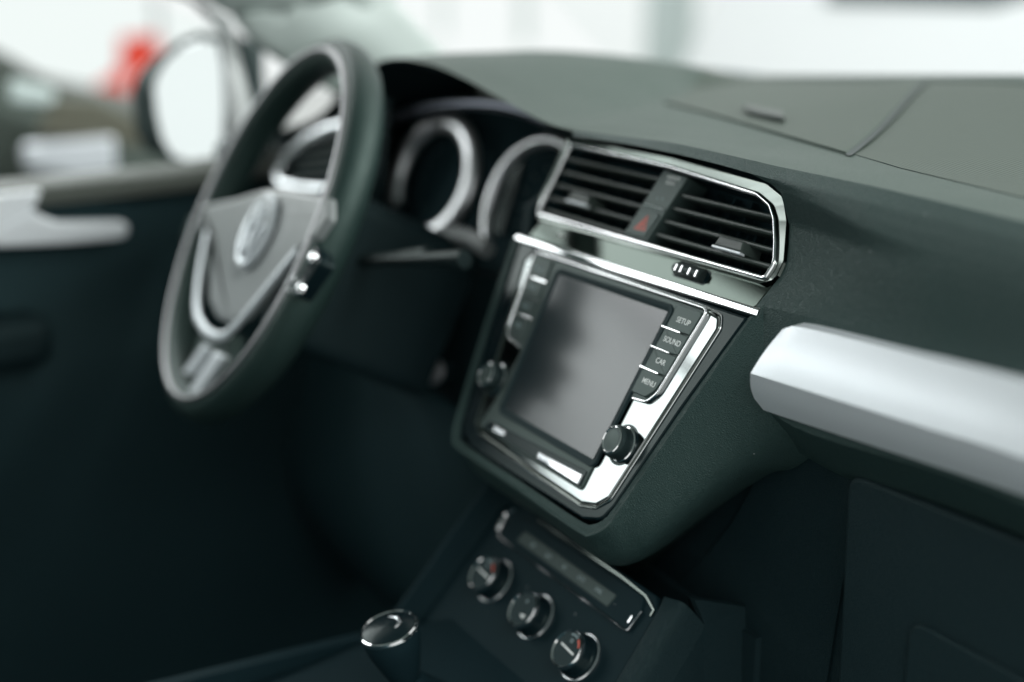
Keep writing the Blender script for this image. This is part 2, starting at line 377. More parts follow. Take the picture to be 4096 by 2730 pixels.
# fascia below the crease on the passenger side; its left edge hugs the vent frame
lefts = [crease[3]] + [hit(2997, 693, (0, 50, 0), V((0, 1, 0))), hit(3086, 738, (0, 50, 0), V((0, 1, 0))), hit(3122, 772, (0, 50, 0), V((0, 1, 0)))] + [ST.P(u, v, -0.2) for u, v in ((155.5, 135), (163, 122), (168.2, 111), (168.4, 101), (164, 90), (159.5, 79))]
crR = [p for p in crease[3:]]+[V((520, 55, 146)), V((700, 35, 136))]
botR = [V((159.5, 34, 70)), V((205, 30, 74)), V((300, 31, 81)), V((390, 32, 86)), V((700, 5, 78))]
crs_, brs = smooth_line(crR, 40), smooth_line(botR, 40)
fas = []
for i, L0 in enumerate(lefts):
    t = i/(len(lefts)-1); row = []
    for j in range(40):
        s_ = (j/39); tt = t
        a = crs_[j].lerp(brs[j], tt); a = a+V((0, -11*math.sin(math.pi*tt**.62), 0))*min(1, s_*5)
        k = max(0, 1-s_*3.2); k = k*k*(3-2*k)
        row.append(a+(L0-crs_[0].lerp(brs[0], tt))*k)
    fas.append(row)
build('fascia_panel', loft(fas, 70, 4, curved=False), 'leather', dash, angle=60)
# skirt from behind the strip down to the recess
fas2 = [fas[-1], [ST.P(157, 66, -3), V((200, 24, 8)), V((390, 24, 16)), V((700, 0, 10))],
        [ST.P(140, 20, -6), V((215, 60, -30)), V((390, 60, -20)), V((700, 40, -20))]]
build('strip_backing', loft(fas2, 60, 5, curved=False), 'leather', dash)
build('bulkhead', box((-560, 192, -300), (170, 205, 140)), 'deep', dash)
build('bulkhead', box((-150, 96, -178), (170, 104, 140)), 'deep', dash)
# silver decor strip: upper and lower facet meeting in a crease
top = atY(zl((440, 188), (520, 190), (800, 253), (1400, 405), (2084, 580)), 22)+[V((560, 22, 86)), V((700, 5, 88))]
cre = atY(zl((178, 512), (300, 550), (800, 705), (1400, 893), (2084, 1108)), 6)+[V((560, 6, 48)), V((700, -12, 50))]
btm = atY(zl((240, 752), (330, 790), (800, 945), (1400, 1140), (2084, 1370)), 20)+[V((560, 20, 28)), V((700, 5, 30))]
tipT = atY(zl((400, 205)), 23); 
bm = bmesh.new()
nseg = 50
T, Cc, B = smooth_line(tipT+top, nseg), smooth_line(cre, nseg), smooth_line(atY(zl((205, 690)), 18)+btm, nseg)
back = lambda L, dz: [p+V((0, 10, dz)) for p in L]
rows = [back(T, 1), T, Cc, B, back(B, -1)]
G = []
for a, b, s in ((0, 1, 1), (1, 2, 8), (2, 3, 8), (3, 4, 1)):
    for k in range(s):
        t = k/s; G.append([rows[a][j].lerp(rows[b][j], t)+V((0, -1.6*math.sin(math.pi*t), 0)) for j in range(nseg)])
G.append(rows[-1]); VV = [[bm.verts.new(p) for p in r] for r in G]
for i in range(len(VV)-1):
    for j in range(nseg-1): bm.faces.new((VV[i][j], VV[i][j+1], VV[i+1][j+1], VV[i+1][j]))
bm.faces.new([r[0] for r in VV])
build('decor_strip', bm, 'silver', dash, angle=20, label='broad silver strip with a crease along its middle')
# leather surround of the centre stack: lit rim, then side wall running back into the dash
E0 = [ST.P(166, 84, -2), ST.P(158, 68, 1), ST.P(137, 0, 1), ST.P(115, -78, 1), ST.P(112, -88, 1), ST.P(104, -96, 1), ST.P(88, -100, 1), ST.P(0, -98.5, 1), ST.P(-86, -97, 1), ST.P(-98, -90, 1), ST.P(-104, -78, 1), ST.P(-125, 0, 1), ST.P(-140, 70, 0)]
E1 = [ST.P(174, 84, -2), ST.P(167, 66, 0), ST.P(147, 0, 0), ST.P(125, -80, 0), ST.P(121, -94, 0), ST.P(108, -106, 0), ST.P(90, -109, 0), ST.P(0, -107, 0), ST.P(-88, -105, 0), ST.P(-106, -96, 0), ST.P(-113, -80, 0), ST.P(-134, 0, 0), ST.P(-148, 70, 0)]
def back_(u, v, y): p = ST.P(u, v, 0); return V((p.x, y, p.z))
E2 = [V((215, 45, 40)), V((205, 35, 15)), V((172, 20, -25)), V((140, -15, -85)), V((125, -20, -105)), V((108, -22, -118)), V((88, -25, -122)), V((0, -25, -122)), V((-88, -25, -120)), V((-112, -10, -105)), V((-122, 0, -85)), V((-142, 30, 0)), V((-152, 60, 70))]
E3 = [V((240, 62, 20))] + atY([(3200, 1860), (3063, 1905), (2800, 2085), (2573, 2275)], 62) + [V((0, 62, -184)), V((-20, 62, -180)), V((-60, 62, -175)), V((-90, 62, -170)), V((-120, 62, -150)), V((-130, 62, -100)), V((-145, 62, 0)), V((-155, 75, 70))]
build('console_surround', loft([E0, [a.lerp(b, .5)+ST.n*1.2 for a, b in zip(E0, E1)], E1, E2, E3], 120, 6), 'leather', dash)
# inner collar so no gap shows between surround and black frame
build('collar', loft([E0, [p-ST.n*20 for p in E0]], 120, 1, curved=False), 'black', dash)
# lower dash, passenger side: knee panel, glovebox lid and its handle
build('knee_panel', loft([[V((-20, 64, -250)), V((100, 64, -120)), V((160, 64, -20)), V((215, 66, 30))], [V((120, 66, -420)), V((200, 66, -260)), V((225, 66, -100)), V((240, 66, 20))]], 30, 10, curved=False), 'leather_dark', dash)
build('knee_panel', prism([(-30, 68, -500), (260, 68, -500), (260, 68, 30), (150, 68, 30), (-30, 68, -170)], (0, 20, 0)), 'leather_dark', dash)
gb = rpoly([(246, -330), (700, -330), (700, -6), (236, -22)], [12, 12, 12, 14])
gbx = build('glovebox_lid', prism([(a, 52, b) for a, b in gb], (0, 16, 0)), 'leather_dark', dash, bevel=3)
gh = rpoly([(300, -150), (420, -150), (420, -92), (300, -92)], 14)
build('glovebox_handle', prism([(a, 48, b) for a, b in gh], (0, 8, 0)), 'leather_dark', gbx, bevel=2)
# driver side: fascia, cluster hood lining, knee bolster
lipL = [p for p in lip if p.x < -60]
build('hood_lining', loft([[p+V((0, 3, -2)) for p in lipL], [V((p.x, 75, p.z-12)) for p in lipL], [V((p.x, 150, p.z-24)) for p in lipL]], 60, 3), 'black', dash)
build('driver_fascia', box((-740, 165, -60), (-140, 185, 130)), 'black', dash)
build('driver_fascia', prism([(-740, 62, -150), (-560, 62, -60), (-480, 62, -10), (-360, 62, -5), (-300, 62, 0), (-250, 62, 6), (-150, 62, 20), (-140, 62, -300), (-740, 62, -420)], (0, 30, 0)), 'black', dash)
build('cluster_shelf', tube(smooth_line(atY(ov((1000, 545), (1040, 540), (1090, 552), (1120, 575)), 55), 12), 8, 10), 'hub', dash)
build('knee_bolster', loft([[V((-740, 60, -140)), V((-420, 40, -110)), V((-140, 62, -150))], [V((-740, 20, -330)), V((-420, 10, -330)), V((-140, 40, -330))], [V((-740, 120, -480)), V((-420, 120, -480)), V((-140, 120, -480))]], 30, 6), 'door_card', dash)
build('firewall', box((-740, 600, -640), (740, 620, 150)), 'carpet', dash)
build('driver_side_cheek', prism([(-145, 40, 90), (-150, 165, 150), (-150, 165, -300), (-140, 60, -300), (-140, 20, -40)], (12, 0, 0)), 'black', dash)
build('driver_outer_fascia', loft([[V((-740, 40, 90)), V((-560, 42, 122)), V((-470, 70, 150))], [V((-740, 50, 0)), V((-560, 55, -20)), V((-490, 60, -20))], [V((-740, 60, -160)), V((-560, 60, -150)), V((-490, 60, -100))]], 20, 4), 'leather_dark', dash)
# storage lid on the dash top with its catch
lc = [hit(x, y, (0, 0, 161), V((0, 0, 1))) for x, y in ((2660, 404), (3388, 586), (3690, 398), (2960, 346))]
def lidpt(a, b): p = lc[0].lerp(lc[1], a).lerp(lc[3].lerp(lc[2], a), b); return p
bm = bmesh.new(); N = 24; cur = lambda a, b: 1 if 0 < a < 1 and 0 < b < 1 else 0
rows = []
for i in range(-2, N+3):
    r = []
    for j in range(-2, N+3):
        a, b = min(max(j/N, 0), 1), min(max(i/N, 0), 1); p = lidpt(a, b)
        e = 0 if (i < -1 or j < -1 or i > N+1 or j > N+1) else (.8 if (i < 0 or j < 0 or i > N or j > N) else 1)
        q = lidpt(min(max((j+(.12 if j == 0 else -.12 if j == N else 0))/N, .0), 1), b) if 0 <= j <= N else p
        zc = pad_z(p.x, p.y, 0)
        r.append(bm.verts.new((q.x, q.y, zc-6 if e == 0 else zc+(1.3 if e < 1 else 2.0))))
    rows.append(r)
for i in range(len(rows)-1):
    for j in range(len(rows)-1): bm.faces.new((rows[i][j], rows[i][j+1], rows[i+1][j+1], rows[i+1][j]))
lid = build('storage_lid', bm, 'ribs', dash, label='ribbed lid of the storage box on the dash top')
gp = smooth_line([lidpt(1.012, -.01), lidpt(1.014, .5), lidpt(1.01, 1.0)], 20)
bm = bmesh.new(); A = []
for p in gp:
    z = pad_z(p.x, p.y, 0); A.append([bm.verts.new((p.x+dx, p.y, z+dz)) for dx, dz in ((-3, .9), (0, -.1), (3.2, .9), (3.2, 1.3), (0, .5), (-3, 1.3))])
for i in range(len(A)-1):
    for k in range(6): bm.faces.new((A[i][k], A[i][(k+1) % 6], A[i+1][(k+1) % 6], A[i+1][k]))
build('lid_gap', bm, 'rubber', dash)
ctch = [hit(x, y, (0, 0, 166.5), V((0, 0, 1))) for x, y in ((2975, 415), (3130, 442), (3140, 462), (2990, 432))]
ctch = [V((p.x, p.y, pad_z(p.x, p.y, 0)+3)) for p in ctch]
build('lid_catch', prism(ctch, (0, 0, 4)), 'slat', lid, bevel=1)
# ================================================================== AIR VENT UNIT
vent = thing('air_vent_unit', 'chrome framed pair of air vents above the touch screen', 'air vents', ST.P(13, 110, 0))
inner = [(-130, 95), (157, 97), (159.5, 108), (152, 121), (141.5, 136), (132, 144), (115, 149.5), (10, 155.5), (-127, 157)]
inner = rpoly(inner, [4, 3, 10, 8, 10, 10, 20, 30, 3], 5)
outer = rpoly([(-136, 91), (155, 92.2), (165, 97), (167, 101), (167, 111), (154, 136), (141, 151), (120, 157.5), (10, 162), (-134, 162)], [3, 3, 3, 3, 6, 10, 12, 20, 30, 4], 5)
# recessed duct box behind the opening
build('duct', sweep(ST, inner, [(0, -2), (0, -34), (2, -34), (2, -2)]), 'deep', vent)
build('duct', plate(ST, inner, -36, -33, .2), 'deep', vent)
# frame: smoked wide face outside, bright bead inside
bm = bmesh.new()
n = len(inner)
def ringface(PL, A, B, hA, hB, bm, k=80):
    """strip between two closed outlines resampled by angle about their centre"""
    cx, cy = 13, 122
    def samp(P, a):
        best = None; d = (math.cos(a), math.sin(a))
        for i in range(len(P)):
            x1, y1 = P[i-1][0]-cx, P[i-1][1]-cy; x2, y2 = P[i][0]-cx, P[i][1]-cy
            den = (x2-x1)*d[1]-(y2-y1)*d[0]
            if abs(den) < 1e-9: continue
            s = (y1*d[0]-x1*d[1])/den
            if -1e-6 <= s <= 1+1e-6:
                t = (x1+s*(x2-x1))*d[0]+(y1+s*(y2-y1))*d[1]
                if t > 0 and (best is None or t > best): best = t
        return (cx+d[0]*best, cy+d[1]*best)
    corners = sorted([math.atan2(p[1]-cy, p[0]-cx) for p in A]+[math.atan2(p[1]-cy, p[0]-cx) for p in B])
    ra = [samp(A, a) for a in corners]; rb = [samp(B, a) for a in corners]
    va = [bm.verts.new(PL.P(p[0], p[1], hA)) for p in ra]; vb = [bm.verts.new(PL.P(p[0], p[1], hB)) for p in rb]; N = len(ra)
    vc = [bm.verts.new(PL.P(p[0], p[1], hB-7)) for p in rb]
    for i in range(N):
        j = (i+1) % N; bm.faces.new((va[i], va[j], vb[j], vb[i])); bm.faces.new((vb[i], vb[j], vc[j], vc[i]))
    return bm
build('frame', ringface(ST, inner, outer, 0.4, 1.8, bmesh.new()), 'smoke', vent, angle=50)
build('inner_bead', sweep(ST, inner, [(2.0, 1.0), (1.5, 2.3), (.4, 2.8), (-.8, 2.4), (-1.5, 1.2), (-1.5, -4), (1.2, -4)]), 'chrome', vent, angle=60)
def slat(u0, u1, v, rot, hfront=-2, depth=18, th=1.9, bm=None):
    bm = bm or bmesh.new(); c, s = math.cos(rot), math.sin(rot); pr = []
    for h, t in ((0, -.3), (0, .3), (-1.5, .9), (-depth*.6, 1.0), (-depth, .3), (-depth, -.3), (-depth*.6, -1.0), (-1.5, -.9)):
        pr.append((hfront+h*c-t*th*s, v+h*s*-1+t*th*c))
    A = [bm.verts.new(ST.P(u0, b, a)) for a, b in pr]; Bv = [bm.verts.new(ST.P(u1, b, a)) for a, b in pr]
    for i in range(8): bm.faces.new((A[i], A[(i+1) % 8], Bv[(i+1) % 8], Bv[i]))
    bm.faces.new(A[::-1]); bm.faces.new(Bv); return bm
for v in (146, 134.5, 123, 111.5, 100.5): build('slat', slat(-126, 4+(v-125)*.22, v, .05, depth=24), 'slat', vent)
for v, ue in ((138, 136), (127.5, 147), (116.8, 154.5), (106, 157), (97, 156)): build('slat', slat(30+(v-125)*.22, ue, v, .05, depth=24), 'slat', vent)
for k in range(6):   # vertical vanes deep behind the slats
    for u0 in (-110+k*20, 45+k*19):
        build('vane', prism([ST.P(u0, 96, -24), ST.P(u0, 150 if u0 < 100 else 130, -24), ST.P(u0, 150 if u0 < 100 else 130, -32), ST.P(u0, 96, -32)], V((1, 0, 0))), 'deep', vent)
def tab(u, v, m1):
    t = build('direction_tab', plate(ST, rpoly([(u-15, v-3.4), (u+15, v-3.4), (u+13, v+4.5), (u-13, v+4.5)], 1.5), -14, 3.5, 1.4), 'slat', vent)
    build('tab_edge', plate(ST, rpoly([(u-15.5, v-5.0), (u+15.5, v-5.0), (u+15, v-3.2), (u-15, v-3.2)], .6), 0, 4.4, .5), m1, t)
tab(-79, 115.5, 'silver'); tab(113, 111.6, 'silver')
# switch column between the vents
colp = rpoly([(-8, 97.5), (22.5, 98.5), (36.5, 151), (5.5, 153)], 1)
col = build('switch_column', plate(ST, colp, -20, .6, .8), 'panel', vent)
hz = build('hazard_button', plate(ST, rpoly([(-5.6, 99.5), (19.5, 100.2), (25, 120.5), (0.5, 120.5)], 2), 0, 1.5, .7), 'panel', vent, label='square hazard button with a red triangle')
tri = [(3, 104.5), (17, 105), (12.5, 117)]
build('warning_triangle', sweep(ST, tri, [(0, 1.5), (0, 1.7), (-1.5, 1.7), (-1.5, 1.5)]), 'red', hz)
build('warning_triangle', sweep(ST, [(6.6, 107), (13.2, 107.2), (11, 112.5)], [(0, 1.5), (0, 1.7), (-1.2, 1.7), (-1.2, 1.5)]), 'red', hz)
build('button_divider', plate(ST, rpoly([(1.5, 122.6), (25.5, 122.6), (26.3, 125.6), (2.3, 125.6)], 1.2), 0, 2, .6), 'chrome', col)
text('lettering', 'PASSENGER', ST, 21, 148.2, .66, 3.6, 'mark', col, .85); text('lettering', 'AIR BAG', ST, 19.8, 144.0, .66, 3.4, 'mark', col, .85)
for u, v in ((13, 131), (19, 131.5)): build('indicator_dot', lathe(ST, u, v, [(.9, .5), (.9, .8)], 10), 'markdim', col)
# smoked face plate under the vents with its thumbwheel
fpp = rpoly([(-139, 74.5), (158.5, 76.5), (166, 92), (156, 94.5), (-128, 92.5), (-138, 94)], [2, 5, 5, 2, 2, 2])
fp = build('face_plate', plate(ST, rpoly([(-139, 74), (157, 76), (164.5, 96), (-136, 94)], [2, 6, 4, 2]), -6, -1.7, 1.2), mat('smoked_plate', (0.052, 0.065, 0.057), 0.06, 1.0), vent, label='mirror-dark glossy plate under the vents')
build('wheel_slot', plate(ST, rpoly([(62, 80.5), (101, 80.5), (104, 91.5), (66, 92)], 4), -3, -1.5, .2), 'gloss', vent)
tw = bmesh.new()
ax0, rad = ST.P(66.5, 86.3, -8), 11.5
N = 40
rows = []
for uu in (66.5, 68, 97, 98.5):
    rr = rad-(1.2 if uu in (66.5, 98.5) else 0)
    rows.append([tw.verts.new(ST.P(uu, 86.3+rr*math.sin(2*math.pi*k/N)*.48, -6+rr*math.cos(2*math.pi*k/N)*.95)) for k in range(N)])
for i in range(3):
    for k in range(N): tw.faces.new((rows[i][k], rows[i][(k+1) % N], rows[i+1][(k+1) % N], rows[i+1][k]))
tw.faces.new(rows[0][::-1]); tw.faces.new(rows[-1])
thw = build('thumbwheel', tw, mat('knurled_wheel', (0.015, 0.022, 0.022), .5, bump=('knurl', 1000, 1, .0006)), vent)
for uu in (72, 78, 87, 95): build('wheel_mark', plate(ST, rpoly([(uu, 83.4), (uu+1.5, 83.4), (uu+1.7, 88.6), (uu+.2, 88.6)], .4), 3.5, 5.5, .3), 'chrome', thw)
text('lettering', 'REAR', ST, -88, 84, -1.6, 4.5, 'mark', fp, .9)
# bright trim bar below
trim = sweep(ST, [(-141, 71.0), (13, 72.2), (167, 74.2)], [(-3, -4), (-3, 2), (-2.2, 3.1), (0, 3.6), (2.2, 3.1), (3, 2), (3, -4)], closed=False)
build('trim_bar', trim, 'chrome', vent, label='bright horizontal chrome bar under the vents')
# black shadow gap plate behind everything
build('backing_plate', plate(ST, rpoly([(-141, 66), (154, 66), (162, 100), (162, 112), (150, 136), (138, 150), (118, 156), (-134, 161)], 6), -44, -37, 1), 'deep', vent)
build('backing_wall', sweep(ST, rpoly([(-138, 70), (156, 72), (165, 100), (165, 112), (152, 135), (139, 150), (119, 156), (-134, 161)], 6), [(0, -3), (0, -38), (1.5, -38), (1.5, -3)]), 'deep', vent)
# ================================================================== INFOTAINMENT UNIT
inf = thing('touchscreen_unit', 'chrome edged touch screen unit with SETUP SOUND CAR MENU buttons', 'touch screen', ST.P(13, 0, 0))
bf = rpoly([(-134, 69), (159, 69.5), (137, 0), (115.5, -80), (109, -92), (90, -98), (-76, -97), (-92, -90), (-98, -80), (-118, 0)], [2, 2, 200, 8, 10, 10, 8, 8, 8, 200], 5)
build('black_frame', plate(ST, bf, -18, 2.2, 1.8), 'gloss', inf, label='piano black outer frame')
cr = rpoly([(-106, 66), (117, 66.5), (135, 64.5), (139.5, 56), (125.5, -7), (109.5, -77), (99, -86.5), (83, -90.5), (20, -88), (-66, -84), (-80, -78), (-96, -5), (-114, 56)], [4, 20, 5, 6, 60, 8, 10, 10, 60, 10, 8, 60, 5], 5)
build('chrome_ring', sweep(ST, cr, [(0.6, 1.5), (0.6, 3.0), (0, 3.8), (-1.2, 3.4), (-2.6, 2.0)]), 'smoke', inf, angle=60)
build('ring_line', sweep(ST, offset(cr, .9), rnd(.8, 1.4, 2.6, 8)), 'chrome', inf, angle=70)
# bright face plate inside the ring, slightly dished
build('face_plate', plate(ST, offset(cr, -1.6), 0, 3.1, 1.6), 'face', inf, angle=25, label='mirror-bright face plate')
# raised lip wall round the buttons (dark facets with bright edge)
ck = [(-86, -8.5), (-98, -5), (-104, 2), (-110, 40), (-106, 62), (-98, 65.5), (115, 65.5), (122.6, 61.5), (117.2, 31.8), (113.9, 14.6), (110.2, -1), (104.6, -5.6), (90, -8.8)]
ckr = rpoly([(90, -8.8), (105, -7.2), (111.5, 1), (117.2, 31.8), (123.4, 65.4), (12, 65), (-102, 64.6), (-97, 31), (-92, 1), (-86, -7), (-70, -8.8)], [0, 9, 14, 80, 5, 0, 5, 80, 14, 9, 0], 6)
build('button_lip', sweep(ST, ckr, [(0.9, 3), (0.9, 5.2), (0.35, 6), (-.35, 6), (-.9, 5.2), (-.9, 3)], closed=False), 'chrome', inf, angle=60)
# dark panel that carries screen and buttons
dp = rpoly([(79, -81.5), (81.5, -40), (84, -13), (90, -8), (104, -6.4), (110.6, 1), (116.4, 31.8), (121.8, 64), (-100.5, 63.6), (-96, 31), (-91, 1), (-85, -6.4), (-68, -8), (-62, -13), (-66, -50), (-72, -79)], [4, 0, 6, 4, 7, 10, 0, 4, 4, 0, 10, 7, 4, 6, 0, 4], 5)
build('panel', plate(ST, dp, 1, 4.6, .8), 'panel', inf)
scr = [(-57, 53.5), (85.2, 55.2), (77.5, -58.6), (-50, -57)]
build('screen_surround', sweep(ST, rpoly(scr, 1.5), [(0.2, 3.8), (0.2, 4.7), (1.0, 5.1), (4.2, 5.9), (5.0, 5.9), (5.6, 4)]), 'black', inf, angle=20)
build('screen', plate(ST, rpoly(scr, 1.0), 2, 4.9, .2), 'screen', inf, label='switched-off glossy display')
# slot strip and rocker under the screen
build('lower_slot', plate(ST, rpoly([(-60, -70.5), (77.5, -67.5), (77, -79.6), (-66, -77.8)], 1.5), 3, 5.2, .6), 'gloss', inf)
sl = build('slot_bar', plate(ST, rpoly([(17, -72.6), (75.6, -71.2), (75, -79), (19, -77.4)], 1), 4, 6.6, .8), 'satin', inf, label='ridged satin bar under the screen')
for k in range(10): build('slot_ridge', plate(ST, [(20+k*1.6, -73.3), (20.8+k*1.6, -73.3), (20.8+k*1.6, -77), (20+k*1.6, -77)], 6.2, 7.0, .2), 'satin', sl)
build('card_button', plate(ST, rpoly([(-50, -71.8), (-33, -71.6), (-33, -76.4), (-51, -76.8)], 1.6), 4, 6.2, .8), 'satin', inf)
# buttons
vt = [62.6, 44.4, 29.0, 13.4, -5.2]
words = ['SETUP', 'SOUND', 'CAR', 'MENU']; wordsL = ['RADIO', 'MEDIA', 'PHONE', 'VOICE']
for k in range(4):
    a, b = vt[k]-.35, vt[k+1]+.35
    ul = lambda v: 92.6-(63.1-v)*.111+.3
    ur = lambda v: 120.9-(63-v)*.172
    if k < 3: pb = rpoly([(ul(b), b), (ur(b), b), (ur(a), a), (ul(a), a)], [.3, .3, 3 if k == 0 else .3, .3])
    else: pb = rpoly([(ul(b), b), (102, b+.2), (ur(b)-.8, 1.5), (ur(a), a), (ul(a), a)], [1.5, 3, 6, .3, .3])
    bt = build('menu_button', plate(ST, pb, 4, 6.0, .6), 'panel', inf, label='right-hand button printed '+words[k])
    vm = (vt[k]+vt[k+1])/2-(1.5 if k == 0 else -1.0 if k == 3 else 0)
    text('lettering', words[k], ST, (ul(vm)+ur(vm))/2+.8, vm+.2, 6.02, 5.5, 'mark', bt, .98, )
    mir = lambda P: [(26-x, y) for x, y in P][::-1]
    bl = build('menu_button', plate(ST, [(x-5, y) for x, y in mir(pb)], 4, 6.0, .6), 'panel', inf, label='left-hand menu button')
    text('lettering', wordsL[k], ST, 26-(ul(vm)+ur(vm))/2-5.8, vm+.2, 6.02, 4.8, 'markdim', bl, .70)
    if k < 3:
        v = vt[k+1]
        for q, lo in ((1, 0), (-1, -5)):
            pts = [(ul(v)-3.6, v-.75), (ul(v)+18, v-.75), (ul(v)+18.2, v+.75), (ul(v)-3.4, v+.75)]
            if q < 0: pts = [(x+lo, y) for x, y in mir(pts)]
            build('separator_bar', plate(ST, rpoly(pts, .7), 5, 7.1, .45), 'chrome', inf)
def knob(u, v, PLn, parent, r=11.2, hgt=13.5, kind='knob'):
    k = build(kind, lathe(PLn, u, v, [(r*.96, 3), (r*1.0, 4.5), (r*1.0, hgt-1.5), (r*.96, hgt), (r*.84, hgt+.7)], 56), M['knurl'], parent)
    build('base_ring', lathe(PLn, u, v, [(r*1.13, 2.6), (r*1.13, 4.4), (r*1.05, 4.8)], 56), 'chrome', k)
    build('face_ring', lathe(PLn, u, v, [(r*.87, hgt), (r*.87, hgt+.9), (r*.80, hgt+1.3), (r*.74, hgt+.6)], 56, cap=False), 'chrome', k)
    build('cap', lathe(PLn, u, v, [(r*.76, hgt-.5), (r*.74, hgt+.5), (r*.6, hgt+.75), (0.01, hgt+.9)], 56), 'panel', k)
    for j in range(44):      # raised square knurls in three rings
        for q in range(4):
            a0 = 2*math.pi*j/44; a1 = a0+2*math.pi/44*.62; h0 = 5.2+q*(hgt-7)/4; h1 = h0+(hgt-7)/4*.62
            bmk = KN.setdefault(id(k), bmesh.new())
            P = [PLn.P(u+rr*math.cos(a), v+rr*math.sin(a), h) for rr, a, h in ((r-.2, a0, h0), (r-.2, a1, h0), (r-.2, a1, h1), (r-.2, a0, h1))]
            Q = [PLn.P(u+rr*math.cos(a), v+rr*math.sin(a), h) for rr, a, h in ((r+.45, a0+.01, h0+.1), (r+.45, a1-.01, h0+.1), (r+.45, a1-.01, h1-.1), (r+.45, a0+.01, h1-.1))]
            vp = [bmk.verts.new(p) for p in P]; vq = [bmk.verts.new(p) for p in Q]
            bmk.faces.new(vq)
            for i in range(4): bmk.faces.new((vp[i], vp[(i+1) % 4], vq[(i+1) % 4], vq[i]))
    build('knurled_grip', KN.pop(id(k)), M['rubber'], k, smooth=False)
    return k
KN = {}; M['knurl'] = M['rubber']
for u in (99, -79):
    build('knob_well', lathe(ST, u, -40, [(14.6, 2.8), (14.6, 3.35), (13.2, 3.4)], 56), 'gloss', inf)
    knob(u, -40, ST, inf)
# ================================================================== CLIMATE CONTROL PANEL
cli = thing('climate_panel', 'climate control panel with three chrome ringed dials below the screen', 'climate control', CL.P(0, 0, 0))
cpan = rpoly([(-110, 62), (100, 60), (110, 50), (118, -60), (-118, -60)], [6, 6, 8, 4, 4])
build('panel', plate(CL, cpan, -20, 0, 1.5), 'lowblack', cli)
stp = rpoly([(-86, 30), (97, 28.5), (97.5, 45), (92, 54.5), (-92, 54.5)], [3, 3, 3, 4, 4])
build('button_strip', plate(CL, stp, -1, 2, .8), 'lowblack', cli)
bs = build('strip_lens', plate(CL, rpoly([(-66, 35.5), (66, 34), (68, 44.5), (-64, 45.5)], 1), 1.5, 2.6, .3), mat('grey_lens', (0.030, 0.048, 0.046), .5, spec=.3), cli)
for k in range(5): text('symbol', ['OFF', 'MAX', 'A/C', 'AUTO', 'SYNC'][k], CL, -45+k*23.5, 39.8, 2.66, 4.2, 'markdim', bs, .8)
build('strip_trim', sweep(CL, [(-92, 32), (-86, 29.6), (94, 28), (97.5, 29.5), (98.5, 45)], rnd(1.5, 2.4, 2, 8), closed=False), 'satin', cli)
build('top_trim', sweep(CL, [(-60, 58), (60, 57.4), (92, 55.6), (106.5, 50.5), (107, 46)], [(-.5, 0), (-.5, 1.6), (.5, 1.6), (1.0, 0)], closed=False), 'smoke', cli)
build('end_trim', sweep(CL, [(-92, 56), (-99, 48), (-98, 34)], rnd(5, 4, 1, 8), closed=False), 'chrome', cli)
build('strip_end_mark', plate(CL, rpoly([(92.5, 33), (94, 33), (94, 39), (92.5, 39)], .5), 1.5, 2.8, .3), 'satin', cli)
for k, (u, v) in enumerate(((-53, -1), (13, -4), (79, -7))):
    u -= 9 ; v += 1
    d = build('dial', lathe(CL, u, v, [(17.5, 0), (17, 3), (15.5, 4), (14.8, 5), (14.2, 14), (13.6, 15)], 56), 'gloss', cli, label=('left', 'middle', 'right')[k]+' rotary dial')
    build('dial_base_ring', lathe(CL, u, v, [(18.6, 0), (18.4, 1.6), (17.4, 2.1)], 56), 'satin', d)
    build('dial_ring', lathe(CL, u, v, [(14.6, 12.5), (14.6, 15), (13.9, 16.2), (12.9, 15.4)], 56, cap=False), 'chrome', d)
    cp = build('dial_cap', lathe(CL, u, v, [(13, 14.6), (12.8, 15.2), (.01, 15.5)], 48), 'black', d)
    if k != 1: build('dial_mark', plate(CL, [(u-8, v+.2), (u+9, v-1.2), (u+9, v+.2), (u-8, v+1.6)], 15.3, 15.8, .1), 'mark', cp)
    if k == 1: build('dial_mark', plate(CL, [(u+1, v-4), (u+6, v-6), (u+7, v-2.5)], 15.3, 15.8, .1), 'mark', cp)
    if k != 1:
        a0, a1 = R_(28), R_(62); rp_ = [(u+11*math.cos(a0+(a1-a0)*i/6), v+11*math.sin(a0+(a1-a0)*i/6)) for i in range(7)]
        build('red_scale', sweep(CL, rp_, rnd(1.6, .8, 15.5, 6), closed=False), 'red', cp)
        bl_ = [(u+11*math.cos(R_(70)+R_(40)*i/6), v+11*math.sin(R_(70)+R_(40)*i/6)) for i in range(7)]
        build('blue_scale', sweep(CL, bl_, rnd(1.4, .8, 15.5, 6), closed=False), 'markdim', cp)
    text('lettering', ['22', 'A', '22'][k], CL, u, v+6.5, 15.6, 4, 'markdim', cp, .9)
# console body: leather cheek right of the panel, tunnel
con = thing('centre_console', 'black grained console tunnel running down from the climate panel', 'centre console', (0, -200, -500))
pR = [CL.P(106, 62, 0), CL.P(110, 50, 1), CL.P(114, 0, 1), CL.P(118, -60, 1), CL.P(124, -160, 6)]
pR2 = [CL.P(122, 66, -6), CL.P(124, 50, -5), CL.P(128, 0, -4), CL.P(132, -60, -4), CL.P(138, -160, 0)]
pR3 = [V((p.x+14, min(p.y+50, 66), p.z-60)) for p in pR2]; pR4 = [V((p.x+20, min(p.y+90, 66), -620)) for p in pR2]
build('side_cheek', loft([[p-CL.n*6 for p in pR], pR, [a.lerp(b, .5)+CL.n*2 for a, b in zip(pR, pR2)], pR2, [a.lerp(b, .3) for a, b in zip(pR2, pR3)]], 40, 4), 'leather_dark', con)
pW = [a.lerp(b, .29) for a, b in zip(pR2, pR3)]
